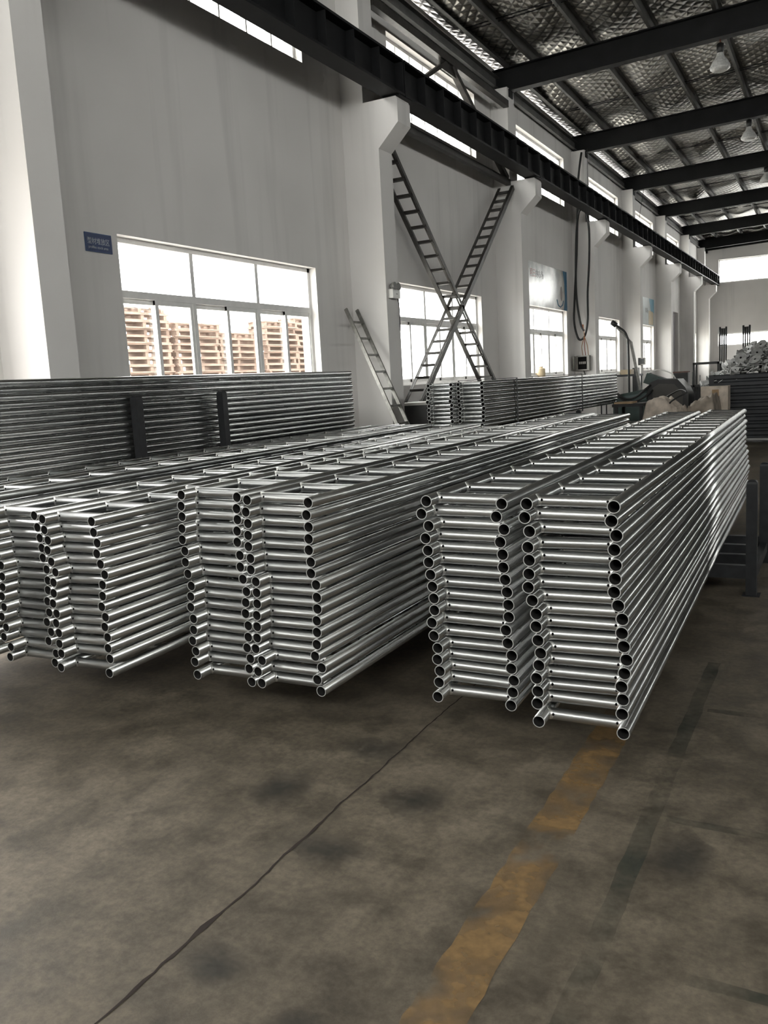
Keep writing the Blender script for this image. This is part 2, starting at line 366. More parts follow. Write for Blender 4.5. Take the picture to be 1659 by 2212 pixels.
for i, r in enumerate(WR):
    wn += 1
    win(wn, 'x', XR + 0.14, r - 3.42, r, CZ0, CZ1, 3, None, False, 'high window in bay %s of the opposite wall' % ORD[i])
for (z0, z1, lab) in ((5.32, 6.38, 'upper long window strip in the end wall'), (2.42, 3.0, 'lower long window strip in the end wall')):
    wn += 1; win(wn, 'y', Y1 + 0.14, -5.12, 15.4, z0, z1, 12, None, False, lab)
wn += 1; win(wn, 'y', Y0 - 0.14, -5.4, 9.0, 4.6, 6.6, 10, None, False, 'upper long window strip in the rear wall')
# tall door standing open in the far bay
d = empty('door_1'); tag(d, 'tall grey doorway in the far bay', 'door', kind='structure')
MB().box(XL - 0.2, XL - 0.14, DOOR[0] + 0.9, DOOR[1], 0.0, DOOR[3]).build('door_leaf', simple('grey_door', (0.36, 0.34, 0.36), 0.5), d)
MB().box(XL - 0.2, XL - 0.14, DOOR[0], DOOR[0] + 0.89, 0.0, DOOR[3]).build('door_leaf', simple('dark_door', (0.20, 0.19, 0.20), 0.5), d)
MB().box(XL - 0.14, XL - 0.10, DOOR[0] + 0.80, DOOR[0] + 0.86, 1.6, 2.1).build('handle', M_BLACKSTEEL, d)

# columns with corbels
for i, cy in enumerate(COLALL):
    b = MB(); w = 0.37 if i != 2 else 0.30
    prof = [(XL - 0.02, 0.0), (-5.40, 0.0), (-5.40, 4.59), (-5.10, 4.876), (-5.10, 5.15), (-5.12, 5.19), (-5.60, 5.19), (-5.60, 6.88), (XL - 0.02, 6.88)]
    b.prism(prof, 'y', cy, cy + w)
    o = b.build('column', M_WALL)
    lab = ['column behind the viewer by the rear wall', 'white concrete column just behind the viewer', 'white concrete column beside the blue sign', 'white concrete column carrying the twin spotlight', 'white concrete column between crossed bracing and cloud poster',
           'white concrete column carrying the electric box', 'white concrete column before the small far poster', 'white concrete column before the tall grey doorway', 'white concrete column past the tall grey doorway', 'last white concrete column by the end wall'][i]
    tag(o, lab, 'column', 'columns along the wall', 'structure')

# crane runway beams, one per bay
for i, (ya, yb) in enumerate(zip(COLALL, COLALL[1:] + [Y1 - 0.02])):
    ya, yb = ya + 0.19, yb + 0.18 if yb < Y1 - 0.1 else yb
    t = empty('crane_beam', (-5.19, ya, 5.21)); L = yb - ya - 0.01
    tag(t, 'dark riveted crane runway beam of bay %s along the wall' % ORD[i], 'beam', 'crane runway beams', 'structure')
    MB().box(-0.13, 0.13, 0, L, 0, 0.03).build('bottom_flange', M_BEAM, t); MB().box(-0.13, 0.13, 0, L, 0.42, 0.45).build('top_flange', M_BEAM, t)
    MB().box(-0.008, 0.008, 0, L, 0.03, 0.42).build('web', M_BEAM, t); MB().box(-0.03, 0.03, 0, L, 0.45, 0.50).build('rail', M_BEAM, t)
    MB().box(-0.12, 0.12, -0.18, 0.18, -0.022, -0.002).build('bearing_plate', M_BEAM, t)
    sm = MB().box(-0.12, 0.12, -0.006, 0.006, 0.03, 0.42).mesh('stiffener', M_BEAM); fixnormals(sm)
    k = max(2, round(L / 0.66))
    for j in range(k + 1):
        s = link('stiffener', sm, t); s.location = (0, 0.02 + (L - 0.04) * j / k, 0)

# roof frames, purlins, foil lining
for i, cy in enumerate(COLALL + [Y1 - 0.3]):
    yb = cy + 0.18; t = empty('roof_beam', (0, yb, 0))
    tag(t, 'dark sloping steel roof beam over column %s of the wall' % (ORD[i] if i < 19 else ''), 'beam', 'roof beams', 'structure')
    for sgn, (xa, xb) in ((1, (XL + 0.02, RIDGE)), (-1, (RIDGE, XR - 0.02))):
        za, zb = beam_top(xa), beam_top(xb); h0, h1 = (0.42, 0.46) if sgn > 0 else (0.46, 0.42)
        m = M_ROOFBEAM
        MB().prism([(xa, za - h0 + 0.03), (xb, zb - h1 + 0.03), (xb, zb - 0.02), (xa, za - 0.02)], 'y', -0.008, 0.008).build('web', m, t)
        MB().prism([(xa, za - 0.02), (xb, zb - 0.02), (xb, zb), (xa, za)], 'y', -0.1, 0.1).build('top_flange', m, t)
        MB().prism([(xa, za - h0), (xb, zb - h1), (xb, zb - h1 + 0.03), (xa, za - h0 + 0.03)], 'y', -0.1, 0.1).build('bottom_flange', m, t)
    MB().box(XL + 0.0, XL + 0.35, -0.1, 0.1, beam_top(XL) - 0.52, beam_top(XL) - 0.40).build('end_plate', M_ROOFBEAM, t)
px = [-5.12 + 1.055 * k for k in range(20)]
for k, x in enumerate(px):
    z = beam_top(x) + 0.002; y0, y1 = Y0, Y1
    b = MB(); b.box(x - 0.003, x + 0.003, y0, y1, z, z + 0.16); b.box(x - 0.055, x, y0, y1, z, z + 0.006); b.box(x, x + 0.055, y0, y1, z + 0.154, z + 0.16); b.box(x - 0.055, x - 0.050, y0, y1, z, z + 0.022)
    o = b.build('purlin', M_PURLIN); tag(o, 'grey steel purlin, %s out from the window wall' % ORD[k], 'purlin', 'roof purlins', 'structure')
ez = [(-5.88, -5.80, 6.92, 7.12, 'lower'), (-5.66, -5.58, 7.24, 7.40, 'upper')]
for (xa, xb, za, zb, nm) in ez:
    b = MB(); b.box(xa, xa + 0.006, Y0, Y1, za, zb); b.box(xa, xb, Y0, Y1, za, za + 0.008); b.box(xa, xb, Y0, Y1, zb - 0.008, zb)
    tag(b.build('eave_channel', M_PURLIN), '%s steel channel along the eave above the windows' % nm, 'channel', kind='structure')
b = MB()   # tie rods between purlins
ti = 0
for i in range(len(COLALL) - 1):
    for fr in (0.3, 0.68):
        yy = COLALL[i] + (COLALL[i + 1] - COLALL[i]) * fr
        for dy in (0.0, 0.12):
            r_ = MB().loft([(XL + 0.15, yy + dy, beam_top(XL) + 0.09), (RIDGE, yy + dy, beam_top(RIDGE) + 0.09)], 0.009, 6)
            o = r_.build('tie_rod', M_ROOFBEAM); tag(o, 'thin dark tie rod between the purlins in bay %s' % ORD[i], 'rod', 'roof tie rods of bay %s' % ORD[i], 'structure')
rr = random.Random(5); nx, ny = 220, 300; b = MB()
ph = [(rr.uniform(1.5, 5), rr.uniform(0.4, 2.6), rr.uniform(0, 6.28), rr.uniform(0.006, 0.016)) for _ in range(9)]
for j in range(ny + 1):
    y = Y0 - 0.26 + (Y1 - Y0 + 0.52) * j / ny
    for i in range(nx + 1):
        x = XL - 0.26 + (XR - XL + 0.52) * i / nx
        u = ((x - px[0]) / 1.055) % 1.0
        z = beam_top(x) + 0.175 - 0.085 * math.sin(PI * u) * (0.8 + 0.2 * math.sin(1.3 * y + x)) + sum(a * math.sin(kx * x + ky * y + p) for kx, ky, p, a in ph) * math.sin(PI * u)
        b.v.append((x, y, z))
for j in range(ny):
    for i in range(nx):
        q = j * (nx + 1) + i; b.face((q, q + 1, q + nx + 2, q + nx + 1), 0, True)
o = b.build('ceiling', M_FOIL, None, False); tag(o, 'quilted silver foil roof lining between purlins', 'ceiling', kind='structure')
rs = MB().prism([(XL - 0.4, beam_top(XL) + 0.26), (RIDGE, beam_top(RIDGE) + 0.27), (XR + 0.4, beam_top(XR) + 0.26), (XR + 0.4, beam_top(XR) + 0.32), (RIDGE, beam_top(RIDGE) + 0.33), (XL - 0.4, beam_top(XL) + 0.32)], 'y', Y0 - 0.4, Y1 + 0.4).build('roof', M_PURLIN)
tag(rs, 'outer metal roof sheet above the foil lining', 'roof', kind='structure')

# ---------------------------------------------------------------- ladder beams
LW, RO, NR, PITCH, LEN = 0.318, 0.02415, 20, 0.323, 6.33
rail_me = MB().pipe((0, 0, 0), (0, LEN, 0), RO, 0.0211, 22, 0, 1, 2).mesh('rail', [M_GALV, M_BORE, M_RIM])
def rung_mesh():
    b = MB(); h = LW / 2 - 0.016; r = 0.0232; n = 20; rings = []
    for sx, back, dr in ((-1, 0.0, 0.0), (-1, 0.003, 0.0016), (-1, 0.009, 0.0013), (-1, 0.014, 0.0), (1, 0.014, 0.0), (1, 0.009, 0.0013), (1, 0.003, 0.0016), (1, 0.0, 0.0)):
        q = len(b.v); rings.append(q)                    # ends coped to the round of the rail
        for i in range(n):
            a = 2 * PI * i / n; z = r * math.sin(a); cope = math.sqrt(RO * RO - z * z) - 0.0018
            b.v.append((sx * (LW / 2 - cope - back), (r + dr) * math.cos(a), (r + dr) * math.sin(a)))
    for k, (a, c_) in enumerate(zip(rings, rings[1:])):
        mi = 1 if k in (0, 1, 2, 4, 5, 6) else 0
        for i in range(n): b.face((a + i, a + (i + 1) % n, c_ + (i + 1) % n, c_ + i), mi, True)
    for sx in (-1, 1):                                   # vent hole by each weld: black disc paints its shaded inside
        c = Vector((sx * (h - 0.020), 0, 0)); dirn = Vector((0, -0.97, 0.24)).normalized()
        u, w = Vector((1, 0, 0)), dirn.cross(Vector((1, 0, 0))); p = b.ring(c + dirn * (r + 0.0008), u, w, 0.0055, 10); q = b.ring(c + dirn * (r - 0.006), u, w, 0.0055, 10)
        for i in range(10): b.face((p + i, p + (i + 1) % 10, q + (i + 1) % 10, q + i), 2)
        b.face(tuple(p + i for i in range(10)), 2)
    return b.mesh('rung', [M_GALV_RUNG, M_WELD, M_HOLE])
rung_me = rung_mesh(); fixnormals(rung_me)
nlad = 0
def ladder(x, y, z, roll, yaw, pitch, label, group):
    global nlad; nlad += 1
    t = empty('scaffold_ladder', (x, y, z)); t.rotation_euler = (pitch, roll, yaw)
    tag(t, label, 'scaffold ladder', group, 'thing')
    for sx in (-1, 1):
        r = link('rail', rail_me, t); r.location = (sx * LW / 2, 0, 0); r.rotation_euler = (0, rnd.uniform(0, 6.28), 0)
    for k in range(NR):
        r = link('rung', rung_me, t); r.location = (0, 0.097 + PITCH * k, 0)
    return t
STACKS = {
 'F': (3.0, 0.0236, 0.0, 'rightmost front stack', [(-0.856, 1.0777, -0.006), (-0.865, 1.0263, -0.006), (-0.848, 0.9744, -0.006), (-0.856, 0.9181, 0.0023), (-0.852, 0.866, -0.0038), (-0.855, 0.8141, -0.0019), (-0.859, 0.7637, 0.0009), (-0.845, 0.7142, 0.0018), (-0.831, 0.6641, 0.0041), (-0.833, 0.6134, 0.0007), (-0.827, 0.5621, 0.0053), (-0.818, 0.5128, 0.0048), (-0.826, 0.4623, 0.0017), (-0.837, 0.4104, 0.0029), (-0.833, 0.3602, 0.0053), (-0.836, 0.3078, -0.0016), (-0.833, 0.2344, -0.0037)]),
 'E': (3.08, 0.0236, 0.0, 'second front stack from the right', [(-1.304, 1.0686, -0.006), (-1.328, 1.0171, -0.0052), (-1.298, 0.9677, -0.006), (-1.315, 0.9165, -0.0047), (-1.307, 0.8669, -0.0034), (-1.306, 0.8166, -0.006), (-1.3, 0.7664, -0.0037), (-1.294, 0.7167, -0.0039), (-1.29, 0.6666, -0.006), (-1.29, 0.617, -0.0048), (-1.304, 0.5626, -0.006), (-1.298, 0.5082, -0.0032), (-1.283, 0.4581, -0.001), (-1.287, 0.4066, -0.006), (-1.278, 0.3576, -0.006), (-1.284, 0.308, -0.006), (-1.293, 0.2483, 0.0016)]),
 'D': (2.99, 0.003, 0.0, 'third front stack from the right', [(-2.134, 1.0726, -0.006), (-2.146, 1.0193, -0.006), (-2.139, 0.9679, -0.006), (-2.143, 0.9155, -0.0041), (-2.146, 0.8657, -0.0025), (-2.14, 0.813, -0.0005), (-2.143, 0.7623, 0.0012), (-2.121, 0.711, 0.0059), (-2.121, 0.6582, 0.0004), (-2.123, 0.607, 0.0007), (-2.13, 0.5531, 0.0022), (-2.133, 0.5009, 0.002), (-2.138, 0.4468, 0.0003), (-2.151, 0.3939, -0.0021), (-2.121, 0.3434, 0.0009), (-2.148, 0.2871, -0.0008), (-2.132, 0.235, 0.0006)]),
 'C': (2.99, 0.003, 0.0, 'fourth front stack from the right', [(-2.507, 1.0906, -0.006), (-2.514, 1.0391, -0.006), (-2.514, 0.9896, -0.006), (-2.521, 0.9354, -0.0013), (-2.525, 0.8837, 0.0006), (-2.516, 0.8275, -0.006), (-2.519, 0.7738, -0.006), (-2.51, 0.7185, -0.006), (-2.496, 0.6616, -0.006), (-2.505, 0.6103, -0.006), (-2.511, 0.5585, -0.006), (-2.501, 0.5025, -0.006), (-2.506, 0.4485, -0.006), (-2.518, 0.3956, -0.0033), (-2.504, 0.3457, -0.0024), (-2.516, 0.2943, 0.0012), (-2.507, 0.2322, 0.0024)]),
 'B': (2.8, 0.03, 0.0, 'fifth front stack from the right', [(-3.217, 0.9922, -0.0043), (-3.211, 0.9402, -0.0032), (-3.195, 0.89, -0.0022), (-3.205, 0.8399, -0.0044), (-3.188, 0.7875, 0.0023), (-3.168, 0.7376, 0.0041), (-3.189, 0.6863, 0.006), (-3.196, 0.6322, 0.006), (-3.209, 0.5794, 0.006), (-3.192, 0.5304, 0.006), (-3.203, 0.4814, 0.006), (-3.192, 0.4318, 0.0048), (-3.197, 0.3773, 0.006), (-3.191, 0.3271, 0.0038), (-3.205, 0.2546, 0.0045)]),
 'A': (2.8, 0.03, 0.0, 'leftmost front stack', [(-3.6, 1.0116, -0.006), (-3.587, 0.9532, -0.0048), (-3.579, 0.9009, -0.005), (-3.573, 0.8501, -0.0014), (-3.573, 0.7996, 0.0016), (-3.556, 0.7459, -0.006), (-3.557, 0.6895, -0.0032), (-3.564, 0.6374, 0.0031), (-3.577, 0.5843, -0.005), (-3.573, 0.5281, -0.006), (-3.598, 0.477, -0.0045), (-3.576, 0.4248, 0.0018), (-3.602, 0.374, 0.0054), (-3.558, 0.3198, -0.0051), (-3.573, 0.2675, 0.0015)]),
}
for key, (Y, yaw, pitch, lab, rows) in STACKS.items():
    for i, (xc, z, dz) in enumerate(rows):
        ladder(xc, Y, z, -dz / LW, yaw, pitch, 'galvanised scaffold ladder %s from the top of the %s' % (ORD[i], lab), 'scaffold ladders in the %s' % lab)
def stack(x, y, ztop, n, pitchz, yaw, lab, jit=0.012, yj=0.02):
    for i in range(n):
        ladder(x + rnd.uniform(-jit, jit), y + rnd.uniform(-yj, yj), ztop - i * pitchz, rnd.uniform(-0.003, 0.003), yaw, 0.0,
               'galvanised scaffold ladder %s from the top of the %s' % (ORD[i], lab), 'scaffold ladders in the %s' % lab)
stack(-4.165, 2.25, 1.06, 17, 0.0515, 0.0, 'low stack beside the leftmost front stack')
stack(-4.565, 2.30, 1.065, 17, 0.0515, 0.0, 'low stack against the window stack')
stack(-5.12, 2.24, 1.69, 15, 0.0492, 0.0, 'tall stack under the large window', 0.006, 0.015)
stack(-4.455, 9.90, 1.487, 11, 0.0510, -0.030, 'strapped stack nearer the bracing', 0.010)
stack(-4.045, 9.92, 1.485, 11, 0.0510, -0.030, 'strapped stack nearer the floor aisle', 0.010)

# racks under the stacks
def rack(x0, x1, y0, y1, z0, deck, top, label, group='slate grey stacking racks'):
    t = empty('stacking_rack', ((x0 + x1) / 2, (y0 + y1) / 2, z0)); tag(t, label, 'rack', group)
    cx, cy = (x0 + x1) / 2, (y0 + y1) / 2; hw, hl = (x1 - x0) / 2, (y1 - y0) / 2; P = 0.034
    for sx in (-1, 1):
        for sy in (-1, 1):
            px_, py_ = sx * (hw - P), sy * (hl - P); b = MB()
            b.box(px_ - P, px_ + P, py_ - P, py_ + P, 0.006, top)
            po = b.build('post', M_RACK, t)
            c = MB(); base = len(c.v); n = 8; rings = []
            for k in range(4):
                a = k / 3 * PI / 2; s_ = P * math.cos(a * 0.85); zc = top + 0.028 * math.sin(a); q = len(c.v)
                c.v += [(px_ - s_, py_ - s_, zc), (px_ + s_, py_ - s_, zc), (px_ + s_, py_ + s_, zc), (px_ - s_, py_ + s_, zc)]; rings.append(q)
            for a, b_ in zip(rings, rings[1:]):
                for i in range(4): c.face((a + i, a + (i + 1) % 4, b_ + (i + 1) % 4, b_ + i))
            c.face(tuple(rings[-1] + i for i in range(4))); c.build('post_cap', M_RACK, po)
            MB().box(px_ - 0.055, px_ + 0.055, py_ - 0.055, py_ + 0.055, 0.0, 0.006).build('foot_plate', M_RACK, po)
        MB().box(sx * (hw - P) - 0.025, sx * (hw - P) + 0.025, -hl + 2 * P, hl - 2 * P, deck - 0.11, deck - 0.04).build('side_rail', M_RACK, t)
    for k in range(4):
        yy = -hl + P + (2 * hl - 2 * P) * k / 3
        MB().box(-hw + (2 * P if k in (0, 3) else P + 0.025), hw - (2 * P if k in (0, 3) else P + 0.025), yy - 0.025, yy + 0.025, deck - 0.09, deck).build('cross_beam', M_RACK, t)
    return t
DK = 0.205
rack(-1.74, -0.465, 6.06, 7.21, 0, DK, 0.76, 'slate rack with capped posts beside the rightmost stack')
rack(-2.83, -1.83, 5.6, 6.75, 0, DK, 0.76, 'slate rack under the third and fourth front stacks')
rack(-3.93, -3.06, 5.5, 6.65, 0, DK + 0.015, 0.72, 'slate rack under the two leftmost front stacks')
rack(-4.83, -3.94, 4.0, 5.15, 0, DK + 0.006, 0.70, 'slate rack under the low flat stacks')
rack(-5.39, -4.845, 5.02, 6.15, 0, DK, 0.765, 'lower slate rack under the tall window stack')
rack(-5.39, -4.845, 5.02, 6.15, 0.79, DK - 0.03, 0.745, 'upper slate rack whose dark posts hold the tall window stack')
rack(-4.72, -3.58, 12.2, 13.35, 0, DK, 0.73, 'lower slate rack under the strapped stacks')
rack(-4.72, -3.58, 12.2, 13.35, 0.755, DK - 0.03, 0.19, 'upper slate rack under the strapped stacks')
# straps round the strapped stacks
for yy, lab in ((10.95, 'thin dark steel strap round the strapped stacks, nearer one'), (13.9, 'thin dark steel strap round the strapped stacks, farther one')):
    dx = 0.030 * (yy - 9.9); b = MB(); x0, x1, z0, z1 = -4.665 + dx, -3.835 + dx, 0.935, 1.525
    t_ = 0.008
    b.box(x0 - t_, x1 + t_, yy, yy + 0.04, z1, z1 + t_); b.box(x0 - t_, x1 + t_, yy, yy + 0.04, z0 - t_, z0); b.box(x0 - t_, x0, yy, yy + 0.04, z0, z1); b.box(x1, x1 + t_, yy, yy + 0.04, z0, z1)
    tag(b.build('steel_strap', M_BLACKSTEEL), lab, 'strap', 'straps round the strapped stacks')

# ---------------------------------------------------------------- cross bracing of the second bay
def brace(p, q, label, n, wa, wb):
    t = empty('lattice_brace', (0, 0, 0)); tag(t, label, 'bracing', 'lattice braces between two columns')
    p, q = Vector(p), Vector(q); d = (q - p).normalized(); up = Vector((1, 0, 0))
    for x in (-5.80, -5.50):
        b = MB(); a, c = Vector((x, p.y, p.z)), Vector((x, q.y, q.z)); w = d.cross(up)
        b.bar(a, c, wa if x < -5.6 else wb, 0.014, up); hw_ = (wa if x < -5.6 else wb) / 2 - 0.005; sgn = 1 if x < -5.6 else -1
        b.bar(a + w * hw_ + up * sgn * 0.03, c + w * hw_ + up * sgn * 0.03, 0.012, 0.06 if hw_ > 0.04 else 0.03, up)
        b.build('chord', M_BRACE, t)
    L = (q - p).length; k = n
    for i in range(k):
        c = p + d * (L * (i + 0.5) / k); b = MB(); b.box(-5.795, -5.505, c.y - 0.045, c.y + 0.045, c.z - 0.019, c.z + 0.019); b.build('batten', M_BRACE, t)
    return t
brace((-5.6, 10.88, 4.88), (-5.6, 16.02, 0.34), 'dark lattice brace falling from the spotlight column to the far column base', 24, 0.12, 0.055)
brace((-5.6, 16.04, 5.06), (-5.6, 10.86, 0.58), 'dark lattice brace rising from the dark cabinet to the far column', 24, 0.055, 0.09)
t = empty('strut_frame', (-5.62, 13.4, 5.15)); tag(t, 'dark steel strut frame with a V brace above the crossed bracing', 'bracing')
MB().bar((0, -2.6, 1.42), (0, 2.7, 1.42), 0.10, 0.12).build('upper_strut', M_BRACE, t); MB().bar((0, -2.6, 0.02), (0, 2.7, 0.02), 0.09, 0.10).build('lower_strut', M_BRACE, t)
MB().box(-0.012, 0.012, -0.35, 0.35, 1.22, 1.42).build('gusset', M_BRACE, t)
MB().bar((0, -0.1, 1.36), (0, -2.5, 0.08), 0.06, 0.06).build('diagonal', M_BRACE, t); MB().bar((0, 0.1, 1.36), (0, 2.6, 0.08), 0.09, 0.09).build('diagonal', M_BRACE, t)

# leaning aluminium ladder
t = empty('leaning_ladder', (-4.40, 9.62, 0)); tag(t, 'grey aluminium ladder leaning into the corner by the column', 'ladder')
top, bot = Vector((-1.45, 0.62, 2.56)), Vector((0, 0, 0)); sep = Vector((0.0, 0.30, 0.0))
for k in (0, 1):
    MB().bar(bot + sep * k - sep * 0.5, top + sep * k - sep * 0.5, 0.024, 0.045, (1, 0, 0.5)).build('rail', M_ALU, t)
for k in range(11):
    c = bot + (top - bot) * ((k + 0.6) / 11.4); MB().bar(c - sep * 0.46, c + sep * 0.46, 0.035, 0.028).build('rung', M_ALU, t)

# dark cabinet by the column base
t = empty('cabinet', (-5.28, 11.15, 0)); tag(t, 'dark open box cabinet with pale lid at the brace foot', 'cabinet')
MB().box(-0.20, 0.19, -0.28, 0.28, 0.0, 1.22).build('body', M_OILY, t); MB().box(-0.21, 0.21, -0.30, 0.30, 1.222, 1.26).build('lid', M_GREYBOX, t)
b = MB().bar((0.215, -0.28, 1.25), (0.30, 0.0, 0.9), 0.012, 0.2, (0, 1, 0.5)).build('flap', M_OILY, t)

# emergency twin spotlight on the second column
M_SPOT = simple('grey_spot_lens', (0.26, 0.26, 0.25), 0.3, 0.2, 0.2, 40)
def twin_spot(x, y, z, label):
    t = empty('emergency_light', (x, y, z)); tag(t, label, 'emergency light', 'twin spot emergency lights')
    MB().box(0.0, 0.07, -0.11, 0.11, 0.0, 0.12).build('housing', M_WHITEPL, t)
    for k in (-0.055, 0.055):
        h = MB().loft([(0.0, k, 0.15), (0.03, k, 0.155), (0.06, k, 0.16), (0.085, k, 0.163)], [0.012, 0.036, 0.05, 0.052], 14).build('lamp_head', M_SPOT, t)
        MB().loft([(0.035, k, 0.115), (0.035, k, 0.145)], 0.012, 8).build('neck', M_GREYBOX, h)
    MB().box(0.0702, 0.072, -0.02, 0.03, 0.05, 0.065).build('indicator', M_GREYBOX, t)
    MB().loft([(0.01, 0.13, 0.03), (0.012, 0.17, -0.05), (0.012, 0.175, -0.25), (0.012, 0.18, -0.42)], 0.006, 6).build('cord', M_BLACKSTEEL, t)
twin_spot(-5.398, 10.585, 2.68, 'white twin spot emergency light on the column by the bracing')
twin_spot(XL + 0.002, 23.02, 2.82, 'white twin spot emergency light beside the electric box')

# sign and posters
def text_obj(name, body, size, mat, parent, loc, rot, sx=1.0, extr=0.0006, align='LEFT'):
    c = bpy.data.curves.new(name, 'FONT'); c.body = body; c.size = size; c.extrude = extr; c.align_x = align; c.resolution_u = 3
    o = bpy.data.objects.new(name, c); COL.objects.link(o); dg = bpy.context.evaluated_depsgraph_get()
    me = bpy.data.meshes.new_from_object(o.evaluated_get(dg)); bpy.data.objects.remove(o)
    me.materials.clear(); me.materials.append(mat)
    q = link(name, me, parent); q.location = loc; q.rotation_euler = rot; q.scale = (sx, 1, 1); return q
FACE = (PI / 2, 0, PI / 2)                                  # text on the long wall, reading along +y
M_BLUE = simple('sign_blue', (0.008, 0.030, 0.12), 0.35, 0, 0.08); M_PALE = simple('sign_lettering', (0.52, 0.56, 0.60), 0.5, 0, 0.05); M_BLUE2 = simple('sign_border_blue', (0.02, 0.06, 0.18), 0.35)
t = empty('wall_sign', (XL, 5.70, 2.855)); tag(t, 'blue area sign with white characters beside the large window', 'sign')
MB().box(0.001, 0.010, 0.0, 0.315, 0.0, 0.165).build('board', M_BLUE2, t); MB().box(0.010, 0.011, 0.008, 0.307, 0.008, 0.157).build('panel', M_BLUE, t)
text_obj('lettering', '型材堆放区', 0.062, M_PALE, t, (0.0115, 0.022, 0.072), FACE, 0.86)
text_obj('lettering', 'profifes stock area', 0.034, M_PALE, t, (0.0115, 0.030, 0.030), FACE, 0.92)
def poster_mat():
    m, nt, b = nodes('cloud_print'); tc = nt.nodes.new('ShaderNodeTexCoord')
    n = noise(nt, 1.6, 5, 0.55, tc.outputs['Object'], (1, 1, 0.8)); r = ramp(nt, n.outputs['Fac'], [(0.36, (0.26, 0.27, 0.26)), (0.5, (0.46, 0.47, 0.45)), (0.64, (0.78, 0.77, 0.74))])
    nt.links.new(r.outputs['Color'], b.inputs['Base Color']); b.inputs['Roughness'].default_value = 0.22; n2 = noise(nt, 1.4, 2, 0.5, tc.outputs['Object']); bump(nt, b, n2.outputs['Fac'], 0.25, 0.05); return m
M_POSTER = poster_mat(); M_PBLUE = simple('poster_blue', (0.03, 0.17, 0.30), 0.25); M_PRED = simple('poster_red_ink', (0.42, 0.14, 0.12), 0.4); M_PINK = simple('poster_dark_ink', (0.06, 0.06, 0.06), 0.4)
t = empty('wall_poster', (XL, 17.45, 3.05)); tag(t, 'glossy cloud poster with blue edge above the third window', 'poster')
MB().box(0.002, 0.02, 0.0, 3.48, 0.0, 0.92).build('print', M_POSTER, t); MB().prism([(3.20, 0.0), (3.482, 0.0), (3.482, 0.92), (3.16, 0.92), (3.27, 0.62), (3.29, 0.3)], 'x', 0.0202, 0.022).build('blue_edge', M_PBLUE, t)
text_obj('lettering', '明日', 0.19, M_PRED, t, (0.0225, 0.66, 0.62), FACE, 1.05); text_obj('lettering', '的市场', 0.18, M_PINK, t, (0.0225, 1.06, 0.62), FACE, 1.05)
M_HAIR = simple('poster_portrait_ink', (0.10, 0.06, 0.05), 0.3)
pr = MB(); pr.prism([(3.0 + 0.09 * math.cos(a), 0.38 + 0.17 * math.sin(a)) for a in [i * PI / 8 for i in range(16)]], 'x', 0.0202, 0.0215); pr.build('printed_figure', M_HAIR, t)
sw = MB().loft([(0.021, 2.62, 0.22), (0.021, 2.72, 0.1), (0.021, 2.9, 0.06), (0.021, 3.08, 0.12), (0.021, 3.15, 0.22)], 0.012, 6).build('printed_swoosh', M_PBLUE, t)
t = empty('wall_poster', (XL, 28.55, 3.04)); tag(t, 'small far poster with blue and sand colours above a window', 'poster')
MB().box(0.002, 0.02, 0.0, 3.46, 0.0, 0.92).build('print', simple('poster_sky', (0.50, 0.56, 0.56), 0.35, 0, 0.1, 2), t)
MB().prism([(2.9, 0.5), (3.462, 0.45), (3.462, 0.92), (2.6, 0.92)], 'x', 0.0202, 0.022).build('blue_field', simple('poster_cyan', (0.12, 0.38, 0.52), 0.35), t); MB().box(0.0202, 0.022, 2.5, 3.3, 0.03, 0.5).build('sand_field', simple('poster_sand', (0.60, 0.48, 0.28), 0.4), t)
text_obj('lettering', '市场', 0.2, M_PINK, t, (0.023, 1.9, 0.42), FACE, 1.2)

# electric box on the fourth column and its cables
t = empty('electric_box', (-5.69, 21.60, 1.60)); tag(t, 'open grey electric box on the column near the hanging cables', 'electric box')
MB().box(-0.16, 0.16, -0.16, -0.002, 0.0, 0.37).build('case', M_GREYBOX, t); MB().box(-0.12, 0.10, -0.166, -0.161, 0.03, 0.34).build('dark_panel', M_HOLE, t)
dd = MB().box(-0.175, -0.163, -0.42, -0.16, 0.02, 0.36).build('door', M_GREYBOX, t)
for k in range(4): MB().box(-0.09 + 0.045 * k, -0.06 + 0.045 * k, -0.171, -0.1665, 0.16, 0.22).build('breaker', M_GREYBOX, t)
MB().loft([(0.0, -0.08, 0.0), (0.02, -0.08, -0.06), (0.05, -0.08, -0.13)], 0.012, 6).build('cable_tail', M_CABLE, t)
def spline(pts, k=6):
    out = []
    for i in range(len(pts) - 1):
        p0, p1, p2, p3 = (Vector(pts[max(i - 1, 0)]), Vector(pts[i]), Vector(pts[i + 1]), Vector(pts[min(i + 2, len(pts) - 1)]))
        for j in range(k):
            t_ = j / k; out.append(0.5 * ((2 * p1) + (p2 - p0) * t_ + (2 * p0 - 5 * p1 + 4 * p2 - p3) * t_ * t_ + (3 * p1 - p0 - 3 * p2 + p3) * t_ ** 3))
    return out + [Vector(pts[-1])]
def hose(name, pts, r, mat, label, cat, group=None, k=6):
    o = MB().loft(spline(pts, k), r, 8).build(name, mat); tag(o, label, cat, group); return o
CY = 21.40
